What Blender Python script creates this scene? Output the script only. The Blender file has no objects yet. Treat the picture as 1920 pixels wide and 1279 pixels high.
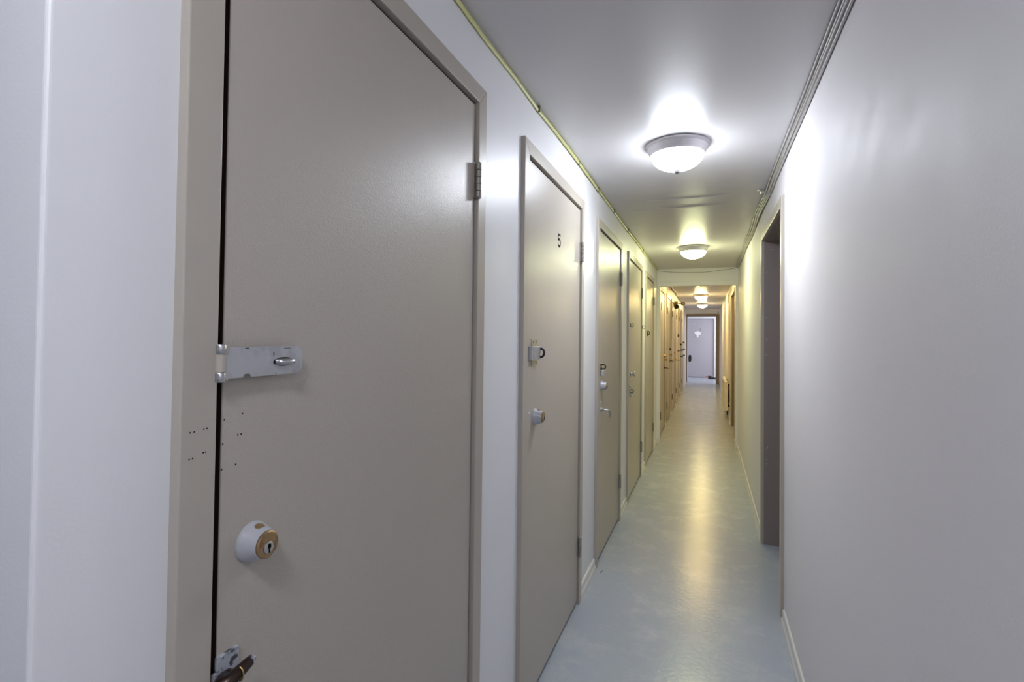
import bpy, bmesh, math, random
from mathutils import Vector, Matrix
PI = math.pi
random.seed(7)
scn = bpy.context.scene
col = scn.collection

# ------------------------------------------------------------------ helpers
def lin(v):
    v /= 255.0
    return v / 12.92 if v <= 0.04045 else ((v + 0.055) / 1.055) ** 2.4
def rgb(r, g, b): return (lin(r), lin(g), lin(b), 1.0)

def link_obj(name, bm, m, parent=None, smooth=None):
    bmesh.ops.recalc_face_normals(bm, faces=bm.faces)
    me = bpy.data.meshes.new(name); bm.to_mesh(me); bm.free()
    if smooth is not None:
        for p in me.polygons: p.use_smooth = True
        me.set_sharp_from_angle(angle=math.radians(smooth))
    o = bpy.data.objects.new(name, me); col.objects.link(o)
    if m: me.materials.append(m)
    if parent:
        o.parent = parent
        o.matrix_parent_inverse = Matrix.Translation(-Vector(world_loc(parent)))
    return o
def world_loc(o):
    # every object here is unrotated: meshes sit at the origin, Empties at their base
    return o.location if o.parent is None else (0, 0, 0)
def tag(o, label=None, cat=None, group=None, kind=None):
    if label: o['label'] = label
    if cat: o['category'] = cat
    if group: o['group'] = group
    if kind: o['kind'] = kind
    return o
def empty(name, loc, label, cat, group=None, kind=None):
    o = bpy.data.objects.new(name, None); col.objects.link(o)
    o.location = loc; o.empty_display_size = 0.05
    return tag(o, label, cat, group, kind)

def box(bm, x0, x1, y0, y1, z0, z1, bev=0.0, seg=1):
    vs = [bm.verts.new((x, y, z)) for x in (x0, x1) for y in (y0, y1) for z in (z0, z1)]
    F = [(0,1,3,2),(4,6,7,5),(0,4,5,1),(2,3,7,6),(0,2,6,4),(1,5,7,3)]
    fs = [bm.faces.new([vs[i] for i in f]) for f in F]
    if bev > 0:
        es = {e for f in fs for e in f.edges}
        bmesh.ops.bevel(bm, geom=list(es), offset=bev, segments=seg, profile=0.5, affect='EDGES')
def prism(bm, poly, vec):
    """poly: list of 3-D points (planar), swept by vec"""
    a = [bm.verts.new(p) for p in poly]
    b = [bm.verts.new(Vector(p) + Vector(vec)) for p in poly]
    n = len(poly)
    bm.faces.new(a); bm.faces.new(b[::-1])
    for i in range(n):
        bm.faces.new((a[i], b[i], b[(i+1) % n], a[(i+1) % n]))
def lathe(bm, prof, origin, axis=(0,0,1), n=32, sx=1.0, sy=1.0):
    """prof: list of (r, h) along axis"""
    ax = Vector(axis).normalized()
    u = ax.orthogonal().normalized(); v = ax.cross(u)
    rings = []
    for r, h in prof:
        c = Vector(origin) + ax * h
        if r < 1e-6: rings.append([bm.verts.new(c)])
        else: rings.append([bm.verts.new(c + u*(r*sx*math.cos(2*PI*i/n)) + v*(r*sy*math.sin(2*PI*i/n))) for i in range(n)])
    for A, B in zip(rings, rings[1:]):
        for i in range(n):
            j = (i+1) % n
            if len(A) == 1 and len(B) == 1: continue
            if len(A) == 1: bm.faces.new((A[0], B[i], B[j]))
            elif len(B) == 1: bm.faces.new((A[i], B[0], A[j]))
            else: bm.faces.new((A[i], B[i], B[j], A[j]))
    for R in (rings[0], rings[-1]):
        if len(R) > 2: bm.faces.new(R)
def tube(bm, pts, r, n=8, flat=None, closed=False, up=(0,0,1)):
    """round (or flattened: flat=(ru,rv)) tube through pts; r may be a list"""
    P = [Vector(p) for p in pts]; N = len(P)
    rings = []
    for i, p in enumerate(P):
        if closed: t = P[(i+1) % N] - P[i-1]
        else: t = P[min(i+1, N-1)] - P[max(i-1, 0)]
        t.normalize()
        w = Vector(up)
        if abs(t.dot(w)) > .95: w = Vector((1,0,0)) if abs(t.x) < .9 else Vector((0,1,0))
        u = t.cross(w).normalized(); v = u.cross(t)
        ri = r[i] if isinstance(r, (list, tuple)) else r
        ru, rv = flat if flat else (ri, ri)
        rings.append([bm.verts.new(p + u*(ru*math.cos(2*PI*k/n)) + v*(rv*math.sin(2*PI*k/n))) for k in range(n)])
    M = N if closed else N-1
    for i in range(M):
        A, B = rings[i], rings[(i+1) % N]
        for k in range(n):
            bm.faces.new((A[k], B[k], B[(k+1) % n], A[(k+1) % n]))
    if not closed:
        bm.faces.new(rings[0][::-1]); bm.faces.new(rings[-1])
def smooth_path(pts, sub=6):
    P = [Vector(p) for p in pts]; out = []
    for i in range(len(P)-1):
        p0 = P[max(i-1,0)]; p1 = P[i]; p2 = P[i+1]; p3 = P[min(i+2, len(P)-1)]
        for k in range(sub):
            t = k/sub
            out.append(0.5*((2*p1)+(-p0+p2)*t+(2*p0-5*p1+4*p2-p3)*t*t+(-p0+3*p1-3*p2+p3)*t**3))
    out.append(P[-1]); return out
def sphere(bm, c, rx, ry=None, rz=None, u=14, v=10):
    ry = ry or rx; rz = rz or rx
    M = Matrix.Translation(Vector(c)) @ Matrix.Diagonal((rx, ry, rz, 1))
    bmesh.ops.create_uvsphere(bm, u_segments=u, v_segments=v, radius=1, matrix=M)

# ---------------------------------------------------------------- materials
def node_mat(name):
    m = bpy.data.materials.new(name); m.use_nodes = True
    nt = m.node_tree; nt.nodes.clear()
    out = nt.nodes.new('ShaderNodeOutputMaterial'); b = nt.nodes.new('ShaderNodeBsdfPrincipled')
    nt.links.new(b.outputs[0], out.inputs[0])
    return m, nt, b
def coords(nt, scale=(1,1,1)):
    tc = nt.nodes.new('ShaderNodeTexCoord'); mp = nt.nodes.new('ShaderNodeMapping')
    mp.inputs['Scale'].default_value = scale
    nt.links.new(tc.outputs['Object'], mp.inputs['Vector'])
    return mp.outputs[0]
def noise(nt, vec, scale, detail=3, rough=.5):
    n = nt.nodes.new('ShaderNodeTexNoise'); n.inputs['Scale'].default_value = scale
    n.inputs['Detail'].default_value = detail; n.inputs['Roughness'].default_value = rough
    nt.links.new(vec, n.inputs['Vector']); return n.outputs['Fac']
def ramp(nt, fac, stops):
    r = nt.nodes.new('ShaderNodeValToRGB'); e = r.color_ramp.elements
    while len(e) < len(stops): e.new(.5)
    for i, (p, c) in enumerate(stops): e[i].position = p; e[i].color = c
    nt.links.new(fac, r.inputs[0]); return r.outputs[0]
def mixc(nt, fac, a, b, mode='MIX'):
    m = nt.nodes.new('ShaderNodeMix'); m.data_type = 'RGBA'; m.blend_type = mode
    if isinstance(fac, (int, float)): m.inputs[0].default_value = fac
    else: nt.links.new(fac, m.inputs[0])
    for s, v in ((6, a), (7, b)):
        if isinstance(v, tuple): m.inputs[s].default_value = v
        else: nt.links.new(v, m.inputs[s])
    return m.outputs[2]
def bump(nt, b, h, strength, dist=.001):
    n = nt.nodes.new('ShaderNodeBump'); n.inputs['Strength'].default_value = strength
    n.inputs['Distance'].default_value = dist
    nt.links.new(h, n.inputs['Height']); nt.links.new(n.outputs[0], b.inputs['Normal'])
G = lambda v: (v, v, v, 1)

def paint(name, c, rough=.35, var=.06, stipple=260, bstr=.25, spec=.5, wear=None, bdist=.0006, stretch=(1,1,1)):
    m, nt, b = node_mat(name)
    v = coords(nt)
    n1 = noise(nt, v, 1.7, 4); n2 = noise(nt, v, 9, 4)
    dark = tuple(x*(1-var) for x in c[:3]) + (1,)
    base = mixc(nt, n1, dark, c)
    if wear:
        w = ramp(nt, n2, [(.62, G(0)), (.74, G(1))])
        base = mixc(nt, w, base, wear)
    nt.links.new(base, b.inputs['Base Color'])
    rr = nt.nodes.new('ShaderNodeMapRange'); rr.inputs[3].default_value = max(.29, rough*.85); rr.inputs[4].default_value = max(.33, rough*1.18)
    nt.links.new(n2, rr.inputs[0]); nt.links.new(rr.outputs[0], b.inputs['Roughness'])
    b.inputs['Specular IOR Level'].default_value = spec
    n3 = noise(nt, coords(nt, stretch), stipple, 2)
    bump(nt, b, n3, bstr, bdist)
    return m
def plain(name, c, rough=.4, metal=0., spec=.5, var=.15, scale=60, wear=None):
    m, nt, b = node_mat(name)
    v = coords(nt); n = noise(nt, v, scale, 4)
    dark = tuple(x*(1-var) for x in c[:3]) + (1,)
    base = mixc(nt, n, dark, c)
    if wear:
        w = ramp(nt, noise(nt, v, scale*.7, 5), [(.5, G(0)), (.6, G(1))]); base = mixc(nt, w, base, wear)
    nt.links.new(base, b.inputs['Base Color'])
    b.inputs['Roughness'].default_value = rough; b.inputs['Metallic'].default_value = metal
    b.inputs['Specular IOR Level'].default_value = spec
    return m
def glow(name, c, s):
    m, nt, b = node_mat(name)
    b.inputs['Base Color'].default_value = (.9, .9, .88, 1); b.inputs['Roughness'].default_value = .3
    b.inputs['Emission Color'].default_value = c; b.inputs['Emission Strength'].default_value = s
    return m

WALL = paint('wall_paint_satin', rgb(231, 231, 234), .38, .03, 220, .30)
WALLR = paint('wall_paint_rollered', rgb(236, 233, 236), .58, .03, 220, .35, spec=.3)
CEIL = paint('ceiling_paint_gloss', rgb(205, 203, 205), .38, .04, 120, .30, stretch=(1, .5, 1))
DOOR = paint('door_paint_taupe', rgb(180, 172, 162), .31, .05, 380, .65, bdist=.0008)
FRAME = paint('frame_paint_taupe', rgb(179, 171, 160), .32, .05, 240, .3)
JAMB = plain('bare_dark_wood', rgb(46, 26, 22), .6)
RJAMB = paint('doorway_taupe_shaded', rgb(140, 128, 124), .4, .05, 240, .2)  # same taupe as the frames, darkened to carry the recess shade
TRIM = paint('trim_paint_white', rgb(225, 223, 220), .35, .03, 200, .15)
ENDDOOR = paint('end_door_paint_lilac', rgb(178, 175, 182), .4, .04, 260, .2)
ENDFRAME = paint('end_frame_paint_white', rgb(232, 231, 236), .4, .03, 260, .1)
BROWNWOOD = paint('casing_paint_brown', rgb(134, 118, 98), .4, .1, 160, .2)
ZINC = plain('zinc_plate', rgb(190, 191, 196), .42, .55, .5, .1, 40, wear=rgb(172, 173, 180))
STEEL = plain('bright_steel', rgb(205, 206, 208), .22, 1.0, .5, .1)
GREYPAINTMETAL = plain('paint_smeared_metal', rgb(188, 190, 196), .35, .1, .5, .1, 50)
COLLAR = plain('paint_smeared_brass', rgb(186, 188, 195), .36, .1, .5, .1, 50)
BRASS = plain('worn_brass', rgb(182, 152, 112), .33, .8, .5, .25, 120, wear=rgb(150, 122, 92))
WORN = plain('brass_showing_through', rgb(188, 158, 116), .4, .2)
PLATEB = plain('pale_brass_plate', rgb(196, 190, 166), .3, .5)
GOLD = plain('golden_brass', rgb(186, 158, 108), .28, .9, .5, .2)
BRONZE = plain('dark_bronze', rgb(64, 50, 44), .3, .6, .5, .3, 90)
CHIPPED = plain('chipped_white_paint', rgb(176, 180, 190), .4, .1, .5, .1, 120, wear=rgb(70, 72, 80))
BLACK = plain('black_hardware', rgb(28, 28, 31), .35, .1)
HINGE = plain('hinge_taupe_paint', rgb(158, 151, 143), .34, .1, .5, .1)
HINGEBROWN = plain('hinge_dark_brass', rgb(92, 76, 48), .35, .5)
RIM = plain('brushed_nickel_rim', rgb(206, 203, 207), .4, .3, .5, .08)
FINIAL = plain('nickel_finial', rgb(120, 118, 122), .4, .6)
YCABLE = plain('pale_yellow_sheath', rgb(206, 205, 138), .4, 0, .5, .12, 30)
GCABLE = plain('grey_painted_sheath', rgb(186, 184, 182), .4, 0, .5, .08, 30)
WCABLE = plain('white_sheath', rgb(222, 220, 212), .4, 0, .5, .08, 30)
CLIP = plain('cable_staple', rgb(96, 94, 86), .4, .4)
HEATER = paint('heater_enamel_cream', rgb(224, 217, 204), .4, .04, 200, .1)
OLIVE = plain('olive_brass_housing', rgb(150, 134, 82), .4, .3)
LENS = plain('clouded_lens', rgb(196, 186, 150), .2, 0)
GREEN = plain('dark_green_enamel', rgb(86, 98, 44), .4)
PAPER = plain('white_card', rgb(246, 247, 248), .7, 0, .3, .04)
PINK = plain('pink_card', rgb(206, 160, 168), .7)
GREYCARD = plain('grey_card', rgb(140, 142, 150), .7)
SHOEPINK = plain('pink_canvas', rgb(176, 138, 136), .8)
SHOEBLACK = plain('black_canvas', rgb(30, 29, 31), .7)
SOLE = plain('white_rubber', rgb(205, 203, 203), .6)
NUMBER = plain('black_number_paint', rgb(20, 20, 20), .5)
HOLE = plain('dark_screw_hole', rgb(18, 15, 13), .9)

# painted concrete floor
def floor_mat():
    m, nt, b = node_mat('floor_paint_blue_grey')
    v = coords(nt)
    n1 = noise(nt, v, 1.3, 5, .6); n2 = noise(nt, v, 7, 6, .65); n3 = noise(nt, v, 40, 4)
    c = mixc(nt, n1, rgb(163, 170, 182), rgb(175, 182, 192))
    w = ramp(nt, noise(nt, v, 5, 8, .75), [(.50, G(0)), (.80, G(1))])
    c = mixc(nt, w, c, rgb(196, 199, 202))
    d = ramp(nt, noise(nt, coords(nt, (1, .55, 1)), 14, 8, .7), [(.66, G(0)), (.70, G(1)), (.71, G(0))])
    c = mixc(nt, d, c, rgb(150, 148, 142))
    s = ramp(nt, noise(nt, coords(nt, (1, .3, 1)), 22, 3), [(.735, G(0)), (.76, G(1))])
    c = mixc(nt, s, c, rgb(112, 116, 118))
    nt.links.new(c, b.inputs['Base Color'])
    r = nt.nodes.new('ShaderNodeMapRange'); r.inputs[3].default_value = .215; r.inputs[4].default_value = .262
    nt.links.new(n2, r.inputs[0]); nt.links.new(r.outputs[0], b.inputs['Roughness'])
    b.inputs['Specular IOR Level'].default_value = .34
    h = mixc(nt, .5, n2, n3)
    bump(nt, b, h, .40, .005)
    return m
FLOOR = floor_mat()

# -------------------------------------------------------------- dimensions
XL, XR, H = -0.618, 0.347, 2.24
EYE = 1.3544
YC = 0.306            # outside corner of the left wall
YB = 6.87             # beam
YE = 16.5             # end of the corridor
YD = 19.02            # wall of the end room that carries the lilac door
XRM0, XRM1 = -2.1, 1.9   # end room
SL = [(.503, 1.291), (1.748, 2.560), (3.050, 3.832), (4.300, 5.128), (5.575, 6.300)] \
   + [(y, y + .80) for y in (7.25, 8.45, 9.69, 10.94, 12.13, 13.36)]
TOP = 2.010           # clear height of the openings
WT = .12
def S(name, bm, m, label, cat):
    return tag(link_obj(name, bm, m), label, cat, kind='structure')

# ------------------------------------------------------------------ shell
bm = bmesh.new(); box(bm, -3.0, 2.4, -3.0, 19.6, -.1, 0)
S('floor', bm, FLOOR, 'blue grey painted concrete floor of the corridor', 'floor')
bm = bmesh.new(); box(bm, -3.0, 2.4, -3.0, 19.6, H, H + .1)
# plaster seams across the ceiling
for y0, hgt in ((3.40, .0012), (3.62, .0016), (7.9, .0012), (8.5, .0012), (9.1, .0012)):
    prism(bm, [(-.50, y0 - .014, H + .0005), (-.50, y0, H - hgt*2), (-.50, y0 + .014, H + .0005)], (.62, .012, 0))
S('ceiling', bm, CEIL, 'glossy pale grey corridor ceiling', 'ceiling')

# left wall with a recess for each locker door
bm = bmesh.new()
edges = [YC] + [v for a, b in SL for v in (a - .012, b + .012)] + [YE]
for i in range(0, len(edges), 2):
    y0, y1 = edges[i], edges[i+1]
    if i == 0:
        n0 = len(bm.edges)
        box(bm, XL - WT, XL, y0, y1, 0, H)
        bm.edges.ensure_lookup_table()
        es = [e for e in bm.edges if all(abs(v.co.x - XL) < 1e-4 and abs(v.co.y - YC) < 1e-4 for v in e.verts)]
        bmesh.ops.bevel(bm, geom=es, offset=.005, segments=4, profile=.5, affect='EDGES')
    else:
        box(bm, XL - WT, XL, y0, y1, 0, H)
for a, b in SL:
    box(bm, XL - WT, XL, a - .012, b + .012, TOP + .004, H)
box(bm, XL - WT - .08, XL - WT, YC, YE, 0, H)
S('wall_left', bm, WALL, 'pale grey left corridor wall pierced by a row of taupe doors', 'wall')

# right wall with two recessed doorways
RD = [(2.842, 3.785), (7.55, 8.68)]
RW = .42              # how deep the recesses are
bm = bmesh.new()
edges = [-3.0] + [v for a, b in RD for v in (a - .012, b + .012)] + [YE]
for i in range(0, len(edges), 2):
    box(bm, XR, XR + RW, edges[i], edges[i+1], 0, H)
for a, b in RD: box(bm, XR, XR + RW, a - .012, b + .012, TOP + .012, H)
box(bm, XR + RW, XR + RW + .08, -3.0, YE, 0, H)
S('wall_right', bm, WALLR, 'smooth pale grey right corridor wall', 'wall')

# junction at the viewpoint: the wall turns away to the left
bm = bmesh.new(); box(bm, -2.9, XL - WT - .08, YC, YC + .05, 0, H)
S('wall_near', bm, WALL, 'strip of pale wall turning away left of the corner at the left picture edge', 'wall')
bm = bmesh.new(); box(bm, -3.0, -2.9, -3.0, YC + .05, 0, H)
S('wall_side', bm, WALL, 'side wall of the lobby behind the viewpoint', 'wall')
bm = bmesh.new()
for q in ((-2.9, -2.2, 0, H), (-.2, XR, 0, H), (-2.2, -.2, 0, .75), (-2.2, -.2, 2.05, H)): box(bm, q[0], q[1], -3.0, -2.9, q[2], q[3])
S('wall_back', bm, WALL, 'back wall of the lobby behind the viewpoint', 'wall')

# beam with two thin posts
bm = bmesh.new()
box(bm, XL, XR, YB, YB + .11, 2.022, H)
box(bm, XL, XL + .040, YB, YB + .11, 0, 2.022)
box(bm, XR - .028, XR, YB, YB + .11, 0, 2.022)
box(bm, XL + .001, XR - .001, YB - .007, YB, 2.022, 2.078, .002)
S('trim_1', bm, WALL, 'pale header beam and slim posts framing the far half of the corridor', 'beam')

# end of corridor: wall with a wide opening
bm = bmesh.new()
ox0, ox1, oz = -.598, .232, 2.035
box(bm, -2.2, ox0, YE, YE + .12, 0, H); box(bm, ox1, 2.0, YE, YE + .12, 0, H); box(bm, ox0, ox1, YE, YE + .12, oz, H)
S('wall_end', bm, WALL, 'cream end wall of the corridor above and beside the far opening', 'wall')
bm = bmesh.new()
box(bm, ox1, ox1 + .085, YE - .018, YE, 0, oz + .06, .003)
box(bm, XL + .001, ox0, YE - .018, YE, 0, oz + .06)
box(bm, ox0, ox1, YE - .018, YE, oz, oz + .06, .003)
box(bm, ox1 - .012, ox1, YE, YE + .12, 0, oz - .012); box(bm, ox0, ox0 + .012, YE, YE + .12, 0, oz - .012)
box(bm, ox0, ox1, YE, YE + .12, oz - .012, oz)
S('trim_2', bm, BROWNWOOD, 'brown casing around the opening at the end of the corridor', 'door casing')
# end room
bm = bmesh.new()
dx0, dx1, dz = -.655, .205, 2.035
box(bm, -2.2, dx0 - .012, YD, YD + .12, 0, H); box(bm, dx1 + .012, 2.0, YD, YD + .12, 0, H); box(bm, dx0 - .012, dx1 + .012, YD, YD + .12, dz + .012, H)
box(bm, dx0 - .1, dx1 + .1, YD + .12, YD + .16, 0, dz + .1)
S('wall_far', bm, ENDFRAME, 'white wall of the bright end room around the lilac door', 'wall')
bm = bmesh.new(); box(bm, -2.2, -2.1, YE + .12, YD, 0, H)
S('wall_end_room_left', bm, ENDFRAME, 'left side wall of the bright end room', 'wall')
bm = bmesh.new()
for q in ((YE + .12, 17.1, 0, H), (18.6, YD, 0, H), (17.1, 18.6, 0, .9), (17.1, 18.6, 1.95, H)): box(bm, 1.9, 2.0, *q)
S('wall_end_room_right', bm, ENDFRAME, 'right side wall of the bright end room', 'wall')

# framed glowing panels, added out of view to light lobby and end room
def fill_panel(n, x0, x1, y0, y1, z0, z1, c, s, label):
    o = empty('fill_panel_%d' % n, ((x0+x1)/2, (y0+y1)/2, z0), label, 'fill_panel', kind='structure')
    bm = bmesh.new(); ax = (x1 - x0) < (y1 - y0); t = .05
    if ax:
        for q in ((y0, y0+t, z0, z1), (y1-t, y1, z0, z1), (y0+t, y1-t, z0, z0+t), (y0+t, y1-t, z1-t, z1)): box(bm, x0, x1, *q)
    else:
        for q in ((x0, x0+t, z0, z1), (x1-t, x1, z0, z1), (x0+t, x1-t, z0, z0+t), (x0+t, x1-t, z1-t, z1)): box(bm, q[0], q[1], y0, y1, q[2], q[3])
    link_obj('fill_panel_frame', bm, TRIM, o)
    bm = bmesh.new()
    if ax: box(bm, (x0+x1)/2 - .004, (x0+x1)/2 + .004, y0+t, y1-t, z0+t, z1-t)
    else: box(bm, x0+t, x1-t, (y0+y1)/2 - .004, (y0+y1)/2 + .004, z0+t, z1-t)
    link_obj('fill_panel_pane', bm, glow('fill_panel_glow', c, s), o)
fill_panel(1, -2.2, -.2, -3.0, -2.9, .75, 2.05, (.88, .93, 1.0, 1), .06, 'added glowing fill panel in the lobby, unseen behind the viewpoint')
fill_panel(2, 1.9, 2.0, 17.1, 18.6, .9, 1.95, (.92, .94, 1.0, 1), 1.3, 'added glowing fill panel of the end room, hidden right of the far opening')

# baseboards (two-step profile)
def baseboard(name, y0, y1, side, label):
    bm = bmesh.new()
    p = [(0, 0), (.015, 0), (.015, .018), (.011, .026), (.009, .032), (.009, .055), (.006, .062), (0, .066)]
    if side < 0: prism(bm, [(XL + a, y0, z) for a, z in p], (0, y1 - y0, 0))
    else: prism(bm, [(XR - a, y0, z) for a, z in p], (0, y1 - y0, 0))
    return S(name, bm, TRIM, label, 'baseboard')
CW = .055    # casing width
ords = ['first', 'second', 'third', 'fourth', 'fifth', 'sixth', 'seventh', 'eighth', 'ninth', 'tenth', 'eleventh']
prev = None
baseboard('baseboard_left', YC, SL[0][0] - .012 - CW + .01, -1, 'short white baseboard before the first left door')
for i in range(len(SL)):
    y0 = SL[i][1] + .012 + CW - .010
    y1 = SL[i+1][0] - .012 - CW + .010 if i + 1 < len(SL) else YE - .02
    if i == 4:
        baseboard('baseboard_left.001', y0, YB, -1, 'short white baseboard between the fifth left door and the beam post'); y0 = YB + .11
        if y1 - y0 < .05: continue
    baseboard('baseboard_left.001', y0, y1, -1,
              'short white baseboard on the left between the %s and %s doors' % (ords[i], ords[i+1]) if i + 1 < len(SL) else 'white baseboard on the left after the last door')
rc = .012 + CW - .010
baseboard('baseboard_right', -2.9, RD[0][0] - rc, 1, 'white baseboard nearest the viewer along the right wall')
baseboard('baseboard_right.001', RD[0][1] + rc, YB, 1, 'white baseboard on the right wall past the open doorway up to the beam')
baseboard('baseboard_right.002', YB + .11, RD[1][0] - rc, 1, 'short white baseboard on the right just past the beam')
baseboard('baseboard_right.003', RD[1][1] + rc, YE - .02, 1, 'white baseboard running under the heater on the right wall')

# -------------------------------------------------------------- left doors
CF = XL + .016        # casing face
SF = XL + .006        # door slab face
def casing(bm, xa, xb, a, b, top, w):
    """mitred three-piece casing; a, b, top: inner edges"""
    v = (xb - xa, 0, 0)
    prism(bm, [(xa, a, 0), (xa, a - w, 0), (xa, a - w, top + w), (xa, a, top)], v)
    prism(bm, [(xa, b, 0), (xa, b, top), (xa, b + w, top + w), (xa, b + w, 0)], v)
    prism(bm, [(xa, a, top), (xa, a - w, top + w), (xa, b + w, top + w), (xa, b, top)], v)
def hinge(parent, y, z, m, h=.098):
    bm = bmesh.new()
    seg = 5
    for k in range(seg):
        z0 = z - h/2 + h*k/seg + .0006; z1 = z - h/2 + h*(k+1)/seg - .0006
        lathe(bm, [(.0, z0), (.0068, z0), (.0078, z0+.0008), (.0078, z1-.0008), (.0068, z1), (0, z1)], (SF + .013, y, 0), n=14)
    box(bm, SF - .001, SF + .0035, y - .012, y - .003, z - h/2, z + h/2)
    box(bm, SF + .002, SF + .014, y + .003, y + .011, z - h/2, z + h/2)
    o = link_obj('hinge', bm, m, parent, 40)
    bm = bmesh.new()
    for zz in (z + h/2, z - h/2):
        sphere(bm, (SF + .013, y, zz), .006, .006, .003, 10, 6)
    link_obj('hinge_pin', bm, m, o, 40)
def deadbolt(parent, y, z, face=BRASS, body=COLLAR, r=.032, ln=.028, key=True):
    bm = bmesh.new()
    lathe(bm, [(0, 0), (r*1.0, 0), (r*1.03, .003), (r*.98, .007), (r*.78, ln*.8), (r*.72, ln), (0, ln)], (SF - .001, y, z), (1,0,0), 32)
    o = link_obj('deadbolt', bm, body, parent, 35)
    if key:
        bm = bmesh.new()
        rows = ((.0105, .925, .10), (.0125, .895, .26), (.0155, .855, .33), (.0185, .815, .30), (.0208, .785, .16))
        grid = [[bm.verts.new((SF - .001 + h2*ln/.029, y + rr*r*math.cos(PI*.5 + hw*(k/4 - 1)), z + rr*r*math.sin(PI*.5 + hw*(k/4 - 1)))) for k in range(9)] for h2, rr, hw in [(q[0], .992 - .2*(q[0] - .007)/.0162, q[2]) for q in rows]]
        for A, B in zip(grid, grid[1:]):
            for k in range(8): bm.faces.new((A[k], A[k+1], B[k+1], B[k]))
        bmesh.ops.solidify(bm, geom=list(bm.faces), thickness=.0006)
        tag(link_obj('worn_patch', bm, WORN, o, 60), 'worn brass patch on top of the collar')
    bm = bmesh.new()
    lathe(bm, [(0, 0), (r*.69, 0), (r*.69, .003), (r*.62, .0045), (0, .0045)], (SF - .001 + ln - .001, y, z), (1,0,0), 32)
    tag(link_obj('deadbolt_face', bm, face, o, 35), 'worn brass lock face')
    if key:
        bm = bmesh.new()
        lathe(bm, [(0, 0), (r*.30, 0), (r*.30, .0012), (r*.26, .002), (0, .002)], (SF + ln + .0025, y, z - .004), (1,0,0), 24)
        tag(link_obj('lock_cylinder', bm, STEEL, o, 35), 'silver key cylinder')
        bm = bmesh.new()
        box(bm, SF + ln + .0042, SF + ln + .0049, y - .0012, y + .0012, z - .011, z + .002)
        box(bm, SF + ln + .0042, SF + ln + .0049, y - .0026, y + .0026, z - .0045, z + .001)
        link_obj('keyhole', bm, HOLE, o)
    return o
def knob(parent, y, z, m, r=.024, ln=.05, name='door_knob'):
    bm = bmesh.new()
    lathe(bm, [(0, 0), (r*1.15, 0), (r*1.15, .004), (r*.5, .009), (r*.42, ln*.5), (r*.8, ln*.62), (r, ln*.78), (r*.9, ln*.95), (r*.5, ln), (0, ln)],
          (SF - .001, y, z), (1,0,0), 24)
    return link_obj(name, bm, m, parent, 40)
def hook_lever(parent, y, z, m, plate_m, out=.045, droop=.045, reach=.035, rad=.006, ph=.05):
    bm = bmesh.new(); box(bm, SF - .001, SF + .004, y - .016, y + .016, z - ph*.6, z + ph, .0012)
    pl = link_obj('handle_plate', bm, plate_m, parent)
    bm = bmesh.new()
    pts = smooth_path([(SF + .003, y, z), (SF + out*.55, y, z + .002), (SF + out, y + reach*.25, z - .004), (SF + out*1.12, y + reach*.7, z - droop*.45), (SF + out*1.05, y + reach, z - droop)], 6)
    n = len(pts); tube(bm, pts, [rad*(1.35 - .7*i/n) for i in range(n)], 12)
    sphere(bm, pts[-1], rad*.75)
    lathe(bm, [(0, 0), (.012, 0), (.012, .008), (.008, .012), (0, .012)], (SF + .003, y, z), (1,0,0), 20)
    link_obj('lever_handle', bm, m, pl, 50)
    return pl
def screws(bm, pts, x, r=.0042):
    for y, z in pts:
        lathe(bm, [(0, 0), (r, 0), (r*.9, .0012), (r*.4, .002), (0, .002)], (x, y, z), (1,0,0), 12)

def left_door(i, label, gap=.004, hinge_far=True, hm=HINGE, topgap=.008):
    a, b = SL[i]
    r = empty('door_%d' % (i+1), (XL, (a+b)/2, 0), label, 'door', kind='structure')
    bm = bmesh.new()
    g0, g1 = (gap, .004) if hinge_far else (.004, gap)
    box(bm, SF - .040, SF, a + g0 - .004, b + .004 - g1, .022, TOP - topgap, .0015, 2)
    dp = link_obj('door_panel', bm, DOOR, r)
    if hinge_far:
        bm = bmesh.new(); ye = a + g0 - .004; box(bm, SF - .038, SF - .0022, ye - .0004, ye + .001, .026, TOP - topgap - .004)
        tag(link_obj('panel_edge', bm, JAMB, dp), 'dark unpainted edge of the door')
    bm = bmesh.new()
    casing(bm, XL - .002, CF, a - .010, b + .010, TOP + .002, .050)
    es = [e for e in bm.edges if all(abs(v.co.x - CF) < 1e-5 for v in e.verts)]
    bmesh.ops.bevel(bm, geom=es, offset=.002, segments=2, profile=.5, affect='EDGES')
    link_obj('door_frame', bm, FRAME, r)
    bm = bmesh.new()
    for y0, y1 in ((a - .011, a - .003), (b + .003, b + .011)):
        box(bm, XL - .11, XL - .003, y0, y1, 0, TOP + .003)
    box(bm, XL - .11, XL - .003, a - .003, b + .003, TOP - .004, TOP + .003)
    box(bm, XL - .11, SF - .044, a - .003, a + .02, 0, TOP - .004); box(bm, XL - .11, SF - .044, b - .02, b + .003, 0, TOP - .004)
    tag(link_obj('door_jamb', bm, JAMB, r), 'dark bare wood door jamb inside the gap')
    hy = b + .003 if hinge_far else a - .003
    for z in (1.788, .294): hinge(r, hy, z, hm)
    return r

# door 1 -------------------------------------------------------------
d = left_door(0, 'nearest and largest taupe door on the left, with a long zinc hasp and brass deadbolt', gap=.010)
a = SL[0][0]
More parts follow.
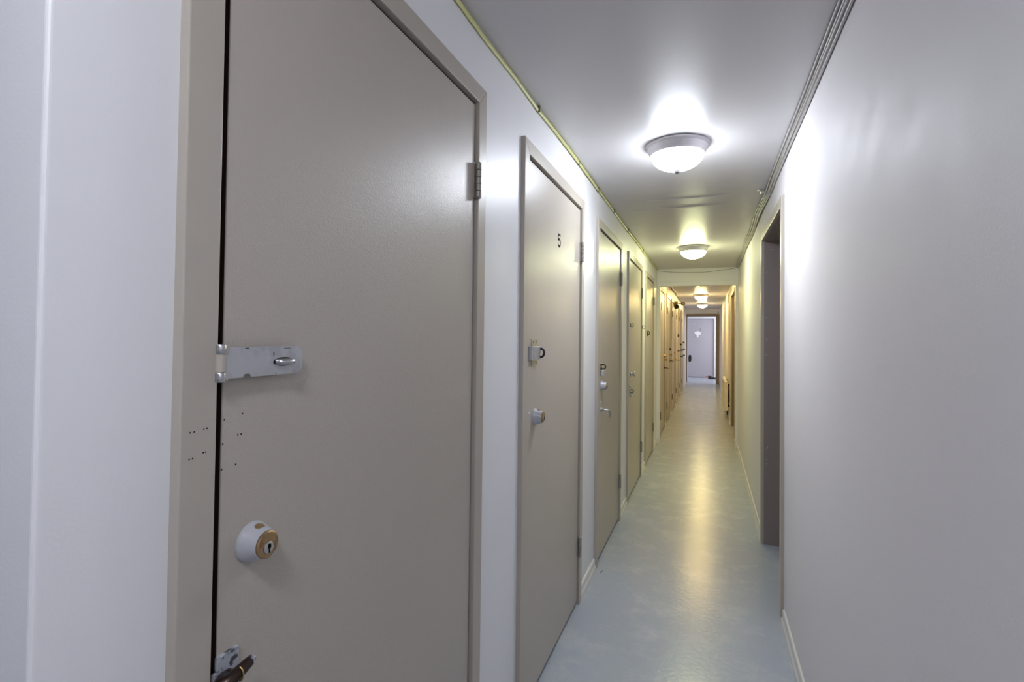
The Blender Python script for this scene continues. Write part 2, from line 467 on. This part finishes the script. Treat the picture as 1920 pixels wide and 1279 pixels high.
# hasp
bm = bmesh.new()
hx = SF + .013
poly = [(.500, 1.2935), (.527, 1.2935), (.5305, 1.298), (.5385, 1.298), (.5415, 1.2935), (.629, 1.2935), (.6375, 1.302), (.6375, 1.326), (.629, 1.3355), (.500, 1.3355)]
prism(bm, [(hx, y, z) for y, z in poly], (.0022, 0, 0))
hp = tag(link_obj('hasp', bm, ZINC, d), 'scuffed zinc hasp strap')
bm = bmesh.new()
for z0, z1 in ((1.289, 1.3020), (1.3265, 1.3395)):
    lathe(bm, [(0, z0), (.0062, z0), (.0070, z0+.001), (.0070, z1-.001), (.0062, z1), (0, z1)], (hx - .002, .4955, 0), n=18)
box(bm, hx - .004, hx + .0035, .4960, .5030, 1.291, 1.3015); box(bm, hx - .004, hx + .0035, .4960, .5030, 1.3265, 1.337)
tag(link_obj('hasp_knuckle', bm, STEEL, hp, 40), 'bright steel hasp knuckles')
bm = bmesh.new()
lathe(bm, [(0, 1.3025), (.0068, 1.3025), (.0068, 1.326), (0, 1.326)], (hx - .002, .4955, 0), n=18)
tag(link_obj('hasp_barrel', bm, FRAME, hp, 40), 'taupe painted middle barrel')
bm = bmesh.new()      # fixed leaf on the casing edge under the strap
box(bm, SF + .001, SF + .003, .497, .5035, 1.292, 1.336)
box(bm, SF - .001, hx, .585, .625, 1.305, 1.325, .002)
link_obj('hasp_base', bm, GREYPAINTMETAL, hp)
bm = bmesh.new()
pts = smooth_path([(hx - .004, .587, 1.3125), (hx + .005, .587, 1.3125), (hx + .0105, .591, 1.3125), (hx + .012, .600, 1.3125), (hx + .0105, .609, 1.3125), (hx + .005, .613, 1.3125), (hx - .004, .613, 1.3125)], 5)
tube(bm, pts, .0046, 12)
tag(link_obj('staple', bm, STEEL, hp, 60), 'round steel staple loop')
bm = bmesh.new(); prism(bm, [(hx + .0020, .600 + .0205*math.cos(t), 1.3125 + .0066*math.sin(t)) for t in [2*PI*k/24 for k in range(24)]], (.0004, 0, 0))
tag(link_obj('staple_slot', bm, HOLE, hp), 'dark slot around the staple')
bm = bmesh.new()
for y, z, wy, wz in ((.5335, 1.3335, .0065, .0016), (.5805, 1.3245, .0016, .005), (.606, 1.3325, .012, .0012), (.585, 1.2955, .001, .003)):
    box(bm, hx + .0021, hx + .0026, y - wy/2, y + wy/2, z - wz/2, z + wz/2)
tag(link_obj('scuff_mark', bm, CLIP, hp), 'dark scuffs on the strap')
deadbolt(d, .562, 1.055, r=.028, ln=.029)
# lever at the bottom picture edge
bm = bmesh.new(); box(bm, SF - .001, SF + .005, .506, .540, .825, .921, .001)
pl = tag(link_obj('handle_plate', bm, CHIPPED, d), 'chipped white handle plate')
bm = bmesh.new()
pts = smooth_path([(SF + .004, .520, .886), (SF + .014, .508, .890), (SF + .023, .503, .894), (SF + .027, .513, .8985), (SF + .027, .527, .902), (SF + .027, .5385, .905)], 6)
n = len(pts); tube(bm, pts, [.0125 - .0060*i/n for i in range(n)], 16)
lathe(bm, [(0, 0), (.013, 0), (.013, .006), (.011, .009), (0, .009)], (SF + .004, .520, .886), (1,0,0), 24)
lv = tag(link_obj('lever_handle', bm, BRONZE, pl, 50), 'dark bronze lever')
bm = bmesh.new(); sphere(bm, (SF + .027, .5395, .9053), .0066, .0075, .0066)
tag(link_obj('lever_tip', bm, CHIPPED, lv, 60), 'white painted lever tip')
bm = bmesh.new()
rp = [(SF + .0275 + .0098*math.cos(t), .519, .900 + .0098*math.sin(t)) for t in [PI*(-.75 + 1.15*k/14) for k in range(15)]]
tube(bm, rp, .0011, 8)
tag(link_obj('lever_trim', bm, GOLD, lv, 60), 'thin bright brass line on the lever')
bm = bmesh.new(); box(bm, SF - .001, SF + .004, a - .002, a + .014, .86, .902, .001)
link_obj('strike_plate', bm, GREYPAINTMETAL, d)
# screw holes left by an older hasp
bm = bmesh.new()
for y, z in ((.456, 1.2295), (.4615, 1.2295), (.4745, 1.2310), (.4790, 1.2310), (.4555, 1.1965), (.4600, 1.1965), (.4745, 1.2010), (.4780, 1.2010)):
    lathe(bm, [(0, 0), (.0011, 0), (.0011, .0004), (0, .0004)], (CF - .0002, y, z), (1,0,0), 8)
link_obj('screw_hole', bm, HOLE, d)
bm = bmesh.new()
for y, z in ((.5125, 1.2365), (.5415, 1.2410), (.5345, 1.2125), (.5400, 1.2125), (.5110, 1.2040), (.5320, 1.1720), (.5100, 1.1700)):
    lathe(bm, [(0, 0), (.0013, 0), (.0013, .0004), (0, .0004)], (SF - .0002, y, z), (1,0,0), 8)
link_obj('screw_hole', bm, HOLE, d)

# door 2: number 5, hasp with black staple, deadbolt ----------------------
d = left_door(1, 'second taupe door on the left, with a small black number 5 near its top', gap=.005)
bm = bmesh.new()
x5 = SF - .0004
def stroke(bm, P, w=.0052):
    for (y0, z0), (y1, z1) in zip(P, P[1:]):
        dv = Vector((0, y1-y0, z1-z0)); L = dv.length; dv.normalize(); nv = Vector((0, -dv.z, dv.y))*w
        q = [Vector((x5, y0, z0)) - dv*w*.5, Vector((x5, y1, z1)) + dv*w*.5]
        prism(bm, [q[0]+nv, q[1]+nv, q[1]-nv, q[0]-nv], (.0008, 0, 0))
cy, cz = 2.168, 1.776
stroke(bm, [(cy + .019, cz + .026), (cy - .014, cz + .026), (cy - .016, cz + .003)])
stroke(bm, [(cy - .016 + .0, cz + .003)] + [(cy + .001 + .019*math.cos(t), cz - .009 + .016*math.sin(t)) for t in [PI*(.75 - 1.55*k/12) for k in range(13)]])
tag(link_obj('door_number', bm, NUMBER, d), 'black number 5')
bm = bmesh.new(); box(bm, SF - .001, SF + .003, 1.803, 1.868, 1.243, 1.347, .0008)
pl = tag(link_obj('hasp_plate', bm, PLATEB, d), 'brassy hasp plate')
bm = bmesh.new(); screws(bm, [(1.818, 1.335), (1.853, 1.335), (1.818, 1.255), (1.853, 1.255)], SF + .0028, .007)
link_obj('screw', bm, STEEL, pl, 40)
bm = bmesh.new()
box(bm, SF + .010, SF + .014, 1.765, 1.872, 1.267, 1.318, .001)
box(bm, SF - .001, SF + .011, 1.762, 1.772, 1.267, 1.318, .001)
tag(link_obj('hasp', bm, ZINC, pl), 'grey folded hasp strap')
bm = bmesh.new()
rp = [(SF + .016 + .013*math.cos(t), 1.872, 1.2925 + .016*math.sin(t)) for t in [2*PI*k/20 for k in range(20)]]
tube(bm, rp, .0045, 10, closed=True, up=(0,1,0))
tag(link_obj('staple', bm, BLACK, pl, 60), 'black staple ring')
deadbolt(d, 1.850, 1.052, r=.031, ln=.034)
bm = bmesh.new(); lathe(bm, [(0, 0), (.006, 0), (.004, .002), (0, .003)], (SF - .001, 1.785, 1.073), (1,0,0), 12)
link_obj('paint_chip', bm, TRIM, d, 40)

# door 3 ------------------------------------------------------------------
d = left_door(2, 'third taupe door on the left, with a hasp, a deadbolt and a curved lever in a column')
def staple_hasp(d, y, z, m1=STEEL, m2=BLACK, w=.05, h=.06):
    bm = bmesh.new(); box(bm, SF - .001, SF + .004, y - w/2, y + w/2, z - h/2, z + h/2, .001)
    pl = link_obj('hasp_plate', bm, m1, d)
    bm = bmesh.new()
    rp = [(SF + .014 + .014*math.cos(t), y + .01, z + .008 + .014*math.sin(t)) for t in [2*PI*k/18 for k in range(18)]]
    tube(bm, rp, .0042, 8, closed=True, up=(0,1,0))
    link_obj('staple', bm, m2, pl, 60)
    bm = bmesh.new(); box(bm, SF + .003, SF + .018, y - .016, y + .020, z - h/2 - .016, z - h/2 + .016, .002)
    rp = [(SF + .019, y + .004, z - h/2 + .004*math.sin(t)) for t in (0, 1)]
    link_obj('hasp', bm, GREYPAINTMETAL, pl)
    bm = bmesh.new(); screws(bm, [(y - .014, z + .020), (y + .014, z + .020), (y - .014, z - .008), (y + .016, z - .012)], SF + .0038, .0045)
    link_obj('screw', bm, m2, pl, 40)
staple_hasp(d, 3.128, 1.166)
deadbolt(d, 3.150, 1.058, r=.030, ln=.034, face=GOLD)
hook_lever(d, 3.110, .915, STEEL, GREYPAINTMETAL, .052, .048, .03, .0062)
# door 4 ------------------------------------------------------------------
d = left_door(3, 'fourth taupe door on the left, with a wire ring on its face and another on its casing')
for y, xx in ((4.40, SF), (5.165, CF)):
    bm = bmesh.new()
    rp = [(xx + .015 + .012*math.cos(t), y, 1.459 + .014*math.sin(t)) for t in [2*PI*k/22 for k in range(22)]]
    tube(bm, rp, .0021, 8, closed=True, up=(0,1,0)); box(bm, xx - .001, xx + .004, y - .012, y + .012, 1.444, 1.474, .0008)
    tag(link_obj('wire_ring', bm, CLIP, d, 60), 'grey wire ring eye')
knob(d, 4.41, 1.05, STEEL, .023, .042)
staple_hasp(d, 4.40, .895, STEEL, CLIP, .05, .05)
deadbolt(d, 4.36, .945, r=.014, ln=.012, key=False)
# door 5 ------------------------------------------------------------------
d = left_door(4, 'fifth taupe door on the left, last before the beam, with a small black loop')
bm = bmesh.new()
rp = [(SF + .002 + .022*math.sin(t), 5.70, 1.406 + .022*math.cos(t)) for t in [PI*k/14 for k in range(15)]]
tube(bm, rp, .0045, 10, up=(0,1,0)); box(bm, SF - .001, SF + .008, 5.685, 5.715, 1.372, 1.428, .001)
tag(link_obj('pull_loop', bm, BLACK, d, 50), 'black half round pull loop')
# far doors ---------------------------------------------------------------
d = left_door(5, 'first locker door past the beam on the left, with a lever at its far edge', hinge_far=False, hm=HINGEBROWN, gap=.008)
deadbolt(d, 7.96, 1.085, r=.024, ln=.03, face=GOLD, body=BRASS, key=False); knob(d, 7.965, 1.10 - .07, GOLD, .02, .05)
hook_lever(d, 7.95, .91, BRONZE, BRASS, .055, .01, .03)
d = left_door(6, 'second locker door past the beam, with three dark and brass knobs at its far edge', hinge_far=False, hm=HINGEBROWN, gap=.006)
deadbolt(d, 9.17, 1.165, r=.024, ln=.02, face=BRONZE, body=BRONZE, key=False); knob(d, 9.19, 1.07, BRASS, .022, .045); hook_lever(d, 9.19, .965, BRONZE, BRASS, .05, .03, .03)
d = left_door(7, 'third locker door past the beam, with a large golden lever below a small bolt', hinge_far=False, hm=HINGEBROWN, gap=.006)
deadbolt(d, 10.42, 1.075, r=.02, ln=.02, face=GOLD, body=GOLD, key=False); hook_lever(d, 10.40, .935, GOLD, GOLD, .085, .012, .05, .011)
d = left_door(8, 'fourth locker door past the beam, with a high dark bolt above a lower one', hinge_far=False, hm=HINGEBROWN, gap=.006)
deadbolt(d, 11.66, 1.41, r=.034, ln=.03, face=BRONZE, body=BRONZE, key=False); knob(d, 11.66, 1.08, BRONZE, .022, .04)
d = left_door(9, 'fifth locker door past the beam, with three black knobs in a column', hinge_far=False, hm=HINGEBROWN, gap=.006)
deadbolt(d, 12.85, 1.205, r=.026, ln=.03, face=BLACK, body=BLACK, key=False); knob(d, 12.83, 1.07, BLACK, .024, .05); knob(d, 12.86, .92, BLACK, .026, .055)
d = left_door(10, 'sixth and last locker door past the beam, nearest the bright end room', hinge_far=False, hm=HINGEBROWN, gap=.006)
deadbolt(d, 14.09, 1.245, r=.026, ln=.04, face=BLACK, body=BLACK, key=False); knob(d, 14.08, 1.065, BLACK, .026, .055); knob(d, 14.09, .91, BLACK, .026, .055)

# ------------------------------------------------- recessed doorways, right
def right_doorway(n, a, b, label, jm):
    r = empty('door_%d' % n, (XR, (a+b)/2, 0), label, 'doorway', kind='structure')
    bm = bmesh.new()
    xa, xb = XR + .002, XR - .015
    casing(bm, xb, xa, a, b, TOP, .050)
    es = [e for e in bm.edges if all(abs(v.co.x - xb) < 1e-5 for v in e.verts)]
    bmesh.ops.bevel(bm, geom=es, offset=.002, segments=2, profile=.5, affect='EDGES')
    link_obj('door_frame', bm, FRAME, r)
    bm = bmesh.new()
    box(bm, XR + .002, XR + RW - .002, a - .011, a, 0, TOP + .011); box(bm, XR + .002, XR + RW - .002, b, b + .011, 0, TOP + .011)
    box(bm, XR + .002, XR + RW - .002, a, b, TOP, TOP + .011)
    link_obj('door_jamb', bm, jm, r)
    bm = bmesh.new(); box(bm, XR + RW - .06, XR + RW - .02, a + .003, b - .003, .012, TOP - .004, .002)
    link_obj('door_panel', bm, jm, r)
    return r
d = right_doorway(12, RD[0][0], RD[0][1], 'recessed taupe doorway in the right wall, its shade put into the colour', RJAMB)
bm = bmesh.new()
for x, z in ((.392, 1.95), (.366, 1.80), (.362, 1.50), (.364, 1.36), (.363, 1.345), (.362, 1.25), (.366, .63), (.372, .64), (.364, .56), (.364, .53)):
    lathe(bm, [(0, 0), (.0022, 0), (.0022, .0005), (0, .0005)], (x, RD[0][1] + .0002, z), (0,-1,0), 8)
tag(link_obj('paint_nick', bm, TRIM, d), 'pale nicks in the jamb paint')
right_doorway(13, RD[1][0], RD[1][1], 'brown doorway on the right wall between the beam and the heater', BROWNWOOD)

# ------------------------------------------------------------ lilac end door
d = empty('door_14', ((dx0+dx1)/2, YD, 0), 'lilac grey door in a white frame closing the bright end room', 'door', kind='structure')
bm = bmesh.new(); box(bm, dx0 + .004, dx1 - .004, YD + .035, YD + .075, .012, dz - .004, .002); link_obj('door_panel', bm, ENDDOOR, d)
bm = bmesh.new()
w = .075
v = (0, .02, 0); ya = YD - .018
prism(bm, [(dx0, ya, 0), (dx0 - w, ya, 0), (dx0 - w, ya, dz + w), (dx0, ya, dz)], v)
prism(bm, [(dx1, ya, 0), (dx1, ya, dz), (dx1 + w, ya, dz + w), (dx1 + w, ya, 0)], v)
prism(bm, [(dx0, ya, dz), (dx0 - w, ya, dz + w), (dx1 + w, ya, dz + w), (dx1, ya, dz)], v)
box(bm, dx0 - .011, dx0, YD + .001, YD + .11, 0, dz + .011); box(bm, dx1, dx1 + .011, YD + .001, YD + .11, 0, dz + .011); box(bm, dx0, dx1, YD + .001, YD + .11, dz, dz + .011)
link_obj('door_frame', bm, ENDFRAME, d)
bm = bmesh.new()      # black double-lobed lock
yk = YD + .035
prism(bm, [(-.585 + .056*math.cos(t)*(1 - .16*math.cos(2*t)), yk + .001, .655 + .122*math.sin(t)) for t in [2*PI*k/28 for k in range(28)]], (0, -.02, 0))
lk = tag(link_obj('door_lock', bm, BLACK, d), 'black oblong push button lock')
bm = bmesh.new(); lathe(bm, [(0, 0), (.022, 0), (.026, .03), (.022, .045), (0, .048)], (-.588, yk - .018, .605), (0,-1,0), 20)
link_obj('door_knob', bm, BLACK, lk, 40)
bm = bmesh.new(); lathe(bm, [(0, 0), (.012, 0), (.012, .004), (0, .005)], (-.440, yk + .001, 1.835), (0,-1,0), 16)
link_obj('peephole', bm, TRIM, d, 40)
bm = bmesh.new(); box(bm, -.262, -.232, yk - .008, yk + .001, 1.625, 1.700, .002)
tag(link_obj('door_plate', bm, GREYCARD, d), 'small dark plate')
# white cut-out decoration hung on the lilac door
o = empty('door_decoration', (-.325, yk - .012, 1.36), 'white cut-out decoration with a puffy top hanging on the lilac end door', 'decoration')
bm = bmesh.new()
c0 = (-.335, 1.525)
out = []
for cx, cz2, r, t0, t1 in ((-.395, 1.535, .052, .75, 1.42), (-.335, 1.560, .058, .15, .9), (-.268, 1.545, .052, -.35, .42)):
    pass
pts = [(-.305, 1.385), (-.300, 1.47), (-.262, 1.475), (-.232, 1.505), (-.228, 1.545), (-.252, 1.580), (-.290, 1.590), (-.318, 1.612), (-.352, 1.612),
       (-.380, 1.590), (-.420, 1.585), (-.445, 1.555), (-.440, 1.520), (-.408, 1.490), (-.375, 1.475), (-.368, 1.385)]
prism(bm, [(x, yk - .012, z) for x, z in pts], (0, .006, 0))
link_obj('cut_out', bm, PAPER, o)
bm = bmesh.new(); prism(bm, [(x, yk - .010, z) for x, z in ((-.415, 1.385), (-.372, 1.385), (-.378, 1.478), (-.405, 1.485))], (0, .005, 0))
tag(link_obj('cut_out_side', bm, GREYCARD, o), 'grey card edge')
bm = bmesh.new(); prism(bm, [(x, yk - .010, z) for x, z in ((-.300, 1.390), (-.262, 1.385), (-.255, 1.465), (-.297, 1.468))], (0, .005, 0))
tag(link_obj('cut_out_side', bm, PINK, o), 'pink card edge')
for q in o.children: pass

# ------------------------------------------------------------ ceiling lights
LAMPS = [(2.45, (.865, .92, 1.0, 1), 10.4, 'nearest dome ceiling light, cool white, with a grey metal rim'),
         (5.25, (.97, 1.0, .54, 1), 9.5, 'second dome ceiling light, just before the beam'),
         (8.05, (1.0, .74, .29, 1), 13.5, 'third dome ceiling light, mostly hidden by the beam edge'),
         (11.0, (1.0, .75, .30, 1), 14., 'fourth dome ceiling light, first seen whole past the beam'),
         (13.8, (1.0, .80, .38, 1), 12., 'farthest dome ceiling light, near the lilac end door'),
         (-.35, (.89, .93, 1.0, 1), 10.2, 'dome ceiling light over the lobby behind the viewpoint')]
def ceiling_light(y, c, s, label, x=-.135):
    t = empty('ceiling_light', (x, y, H), label, 'ceiling light', 'dome ceiling lights along the corridor')
    bm = bmesh.new()
    lathe(bm, [(0, 0), (.136, 0), (.141, -.003), (.142, -.010), (.138, -.013), (.133, -.016), (.122, -.044), (.118, -.049), (.112, -.048), (.108, -.03), (0, -.028)], (x, y, H), n=56)
    link_obj('light_rim', bm, RIM, t, 35)
    bm = bmesh.new()
    R = .116
    prof = [(R*math.cos(k/12*PI/2), -.046 - .070*math.sin(k/12*PI/2)) for k in range(13)]
    lathe(bm, [(0, -.044)] + prof, (x, y, H), n=56)
    link_obj('light_dome', bm, glow('dome_glow', c, s), t, 60)
    bm = bmesh.new(); lathe(bm, [(0, 0), (.013, -.0), (.014, -.004), (.011, -.010), (.006, -.015), (0, -.016)], (x, y, H - .1155), n=20)
    link_obj('light_finial', bm, FINIAL, t, 40)
for L in LAMPS: ceiling_light(*L)
o = None
ceiling_light(17.7, (.92, .94, 1.0, 1), 9., 'added dome light for the end room, hidden above the far opening', x=.75)  # unseen fixture added to brighten the end room
ceiling_light(-1.4, (.90, .93, 1.0, 1), .4, 'added dome light filling the far left of the lobby, unseen behind the viewpoint', x=-1.9)  # extra unseen fixture, put in as fill for the lobby

# ---------------------------------------------------------------------- cables
def corner_cable(name, pts, r, m, label, group=None, flat=None, n=8, cat='cable', sub=5):
    bm = bmesh.new(); tube(bm, smooth_path(pts, sub), r, n, flat)
    return tag(link_obj(name, bm, m, None, 60), label, cat, group)
zc = H - .0095
base = [(-1.0, .0), (.31, 0), (.8, 0), (1.17, -.003), (1.36, -.006), (1.6, -.001), (1.80, -.004), (1.86, -.006), (2.1, -.001), (2.5, -.0), (2.9, -.003), (3.3, -.001), (3.7, -.003), (4.2, -.008), (4.7, -.004), (5.2, -.010), (5.8, -.004), (6.4, -.006), (6.84, -.006)]
o = corner_cable('power_cable', [(XL + .0065 + .002*math.sin(y*3), y, zc + dz0) for y, dz0 in base if y > .3], .006, YCABLE,
                 'flat pale yellow cable stapled along the left ceiling edge', flat=(.0045, .0085), n=12)
for y in (1.855, 2.51, 3.0, 3.55, 4.22, 4.75, 5.25, 5.9):
    dzz = [p for p in base if p[0] <= y][-1][1]
    bm = bmesh.new(); box(bm, XL + .0005, XL + .0135, y - .004, y + .004, zc - .0105 + dzz, zc + .0095, .0008)
    link_obj('cable_staple', bm, CLIP, o)
# right bundle
def bundle(dx, dz1, ph):
    P = []; y = -2.8
    while y < 6.86:
        k = .0006 if y < 3.2 else .0042
        wx = k*(1 + math.sin(y*5.2)) + .0004*math.sin(y*9 + ph); wz = k*(1 + math.sin(y*4.1 + 1)) + .0004*math.sin(y*7 + ph*2)
        P.append((XR - .0065 - dx - wx, y, H - .0065 - dz1 - wz))
        y += .16
    return P
gl = 'grey painted cable in the bundle along the right ceiling edge'
gp = 'cables along the right ceiling edge'
corner_cable('bundled_cable', bundle(.000, .000, .3), .0055, GCABLE, gl, gp)
corner_cable('bundled_cable', bundle(.0130, .000, 1.4), .0052, GCABLE, gl, gp)
corner_cable('bundled_cable', bundle(.0005, .0128, 2.6), .0048, GCABLE, gl, gp)
corner_cable('bundled_cable', bundle(.0116, .0112, 4.0), .0034, GCABLE, gl, gp)
corner_cable('bundled_cable', bundle(.0244, .000, 5.0), .0034, GCABLE, gl, gp)
# clip plate half way
o = empty('cable_bracket', (.31, 3.345, H), 'small bright metal bracket holding the right cable bundle near the open doorway', 'bracket')
bm = bmesh.new(); box(bm, .272, .318, 3.33, 3.36, H - .004, H, .001); box(bm, .288, .322, 3.325, 3.365, H - .018, H - .004, .002)
link_obj('bracket_plate', bm, STEEL, o)
bm = bmesh.new(); box(bm, .312, .344, 3.35, 3.37, H - .036, H - .026, .001); box(bm, .312, .316, 3.35, 3.37, H - .034, H - .004); 
link_obj('bracket_strap', bm, ZINC, o)
# thin wire across the beam
P = [(XL + .006 + (XR - XL - .012)*t, YB - .003, 2.222 - .042*math.sin(PI*t) + .010*t) for t in [k/16 for k in range(17)]]
corner_cable('wire', P, .0022, CLIP, 'thin dark wire sagging across the face of the beam', cat='wire', n=6, sub=2)
# tangle past the beam, left ceiling corner
def tangle(off, ph, amp):
    return [(XL + .014 + off + amp*math.sin(y*3.1 + ph), y, H - .012 - amp*.8*abs(math.cos(y*2.3 + ph))) for y in [7.0 + .18*k for k in range(21)]]
corner_cable('loose_cable', tangle(.010, 0, .010), .008, BLACK, 'black cable tangled in the left ceiling corner past the beam')
corner_cable('loose_cable', tangle(.036, .5, .012), .008, WCABLE, 'white cable tangled in the left ceiling corner past the beam')
corner_cable('loose_cable', [(XL + .008, y, H - .010 - .004*math.sin(y*2)) for y in [10.7 + .4*k for k in range(14)]], .006, CLIP, 'thin grey cable along the far left ceiling edge past the emergency light')

# --------------------------------------------------------------- small things
# twin-head emergency light on the left wall
o = empty('emergency_light', (XL, 10.4, 1.98), 'brassy twin-head emergency light high on the left wall past the beam', 'emergency light')
bm = bmesh.new(); box(bm, XL - .001, XL + .075, 10.28, 10.52, 1.990, 2.065, .006, 2); link_obj('battery_box', bm, OLIVE, o)
bm = bmesh.new()
lathe(bm, [(0, 0), (.030, 0), (.040, .02), (.046, .055), (.043, .060), (0, .056)], (XL + .045, 10.33, 1.985), (.15, -.75, -.55), 24)
h1 = link_obj('lamp_head', bm, BRONZE, o, 40)
bm = bmesh.new()
lathe(bm, [(0, 0), (.030, 0), (.036, .02), (.038, .05), (.034, .054), (.026, .050), (0, .050)], (XL + .160, 10.55, 2.03), (.05, -1, -.03), 28)
h2 = link_obj('lamp_head', bm, BRONZE, o, 40)
bm = bmesh.new(); lathe(bm, [(0, 0), (.025, 0), (.018, .004), (0, .006)], (XL + .1625, 10.4995, 2.0285), (.05, -1, -.03), 24)
tag(link_obj('lens', bm, LENS, h2, 40), 'pale round lens')
bm = bmesh.new(); tube(bm, [(XL + .070, 10.50, 2.03), (XL + .135, 10.55, 2.03)], .007, 10); link_obj('lamp_arm', bm, BRONZE, o, 60)

# convector heater on the right wall
o = empty('wall_heater', (XR - .07, 9.9, .17), 'cream metal wall heater on the right wall', 'heater')
hx0, hx1, hy0, hy1 = .262, .316, 9.36, 10.75
bm = bmesh.new()
prism(bm, [(hx0, hy0, .150), (hx1, hy0, .150), (hx1, hy0, .625), (hx1 - .012, hy0, .635), (hx0 + .012, hy0, .622), (hx0, hy0, .606)], (0, hy1 - hy0, 0))
link_obj('heater_casing', bm, HEATER, o)
bm = bmesh.new()
bm.free()
for y in (hy0 + .12, hy1 - .12):
    for z in (.20, .54):
        bm = bmesh.new(); box(bm, hx1 - .001, XR, y - .02, y + .02, z, z + .04); link_obj('wall_bracket', bm, BRONZE, o)
bm = bmesh.new()
for k in range(9): box(bm, hx0 - .0015, hx0 + .001, hy0 + .08 + k*.14, hy0 + .18 + k*.14, .560, .574)
link_obj('heater_grille', bm, BRONZE, o)
bm = bmesh.new(); box(bm, .300, .325, hy0 + .02, hy0 + .06, .07, .151, .002)
link_obj('cable_entry', bm, BRONZE, o)

# dark green plate high on the right wall
bm = bmesh.new(); box(bm, XR - .008, XR + .001, 10.0, 10.16, 1.995, 2.165, .002)
tag(link_obj('wall_plate', bm, GREEN), 'narrow dark green plate high on the right wall past the beam', 'wall plate')
bm = bmesh.new(); lathe(bm, [(0, 0), (.018, 0), (.016, .012), (0, .016)], (.285, YE, 2.145), (0,-1,0), 16)
tag(link_obj('wall_button', bm, BRONZE, None, 40), 'tiny dark button above the brown casing on the end wall', 'button')

# shoes on the end room floor
def shoe(x, y, rot, m, label, s=1.0):
    o = empty('shoe', (x, y, 0), label, 'shoe')
    M = Matrix.Translation((x, y, 0)) @ Matrix.Rotation(rot, 4, 'Z') @ Matrix.Scale(s, 4)
    secs = [(-.13, .026, .052), (-.11, .036, .092), (-.06, .037, .088), (-.01, .036, .074), (.04, .041, .060), (.09, .045, .046), (.125, .036, .036), (.145, .015, .022)]
    def loft(bm, f):
        rings = []
        for u, w, h in secs:
            rings.append([bm.verts.new(M @ Vector(p)) for p in f(u, w, h)])
        n = len(rings[0])
        for A, B in zip(rings, rings[1:]):
            for k in range(n): bm.faces.new((A[k], B[k], B[(k+1) % n], A[(k+1) % n]))
        bm.faces.new(rings[0]); bm.faces.new(rings[-1])
    bm = bmesh.new(); loft(bm, lambda u, w, h: [(u, w*math.cos(t)*(1 if math.sin(t) < .3 else .86), .018 + max(0, math.sin(t))*(h - .018)) for t in [PI*k/9 for k in range(10)]])
    up = link_obj('shoe_upper', bm, m, o, 50)
    bm = bmesh.new(); loft(bm, lambda u, w, h: [(u*1.03, -w*1.06, 0), (u*1.03, w*1.06, 0), (u*1.03, w*1.06, .019), (u*1.03, -w*1.06, .019)])
    link_obj('sole', bm, SOLE if m is SHOEPINK else SHOEBLACK, o)
    bm = bmesh.new()
    top = [M @ Vector((-.075 + .042*math.cos(t), .024*math.sin(t), .088 - .006*math.cos(t))) for t in [2*PI*k/16 for k in range(16)]]
    tube(bm, top, .005*s, 6, closed=True)
    link_obj('collar', bm, m, up, 60)
shoe(.155, 18.50, .15, SHOEBLACK, 'black shoe on the floor by the right of the lilac end door', 1.05)
shoe(-.02, 18.86, 2.6, SHOEPINK, 'pinkish shoe on the floor just left of the black shoe', .95)
bm = bmesh.new(); box(bm, -.20, -.06, 17.55, 17.62, 0, .002)

bm.free()

# ------------------------------------------------------------------ camera
cam = bpy.data.cameras.new('camera'); co = bpy.data.objects.new('camera', cam); col.objects.link(co)
F_PX, YAW, PITCH, ROLL, CYP = 961.04, .3652, .0190, .0116, 612.3
cam.sensor_fit = 'HORIZONTAL'; cam.sensor_width = 36.0; cam.lens = F_PX/1920*36.0
cam.shift_y = -(639.5 - CYP)/1920
cam.clip_start = .02; cam.clip_end = 100
# look along +Y, yaw to the left, pitch up, image content turned clockwise by ROLL
R = Matrix.Rotation(YAW, 3, 'Z') @ Matrix.Rotation(PI/2 + PITCH, 3, 'X') @ Matrix.Rotation(ROLL, 3, 'Z')
co.matrix_world = Matrix.Translation((0, 0, EYE)) @ R.to_4x4()
scn.camera = co

# ------------------------------------------------------------------- world
w = bpy.data.worlds.new('world'); scn.world = w; w.use_nodes = True
w.node_tree.nodes['Background'].inputs[0].default_value = (.7, .78, .9, 1)
w.node_tree.nodes['Background'].inputs[1].default_value = .3
scn.view_settings.view_transform = 'Standard'; scn.view_settings.look = 'None'
scn.view_settings.gamma = 1.0; scn.view_settings.use_curve_mapping = False
scn.view_settings.exposure = 2.93
scn.cycles.max_bounces = 14; scn.cycles.diffuse_bounces = 10; scn.cycles.glossy_bounces = 6
scn.cycles.sample_clamp_indirect = 6.0
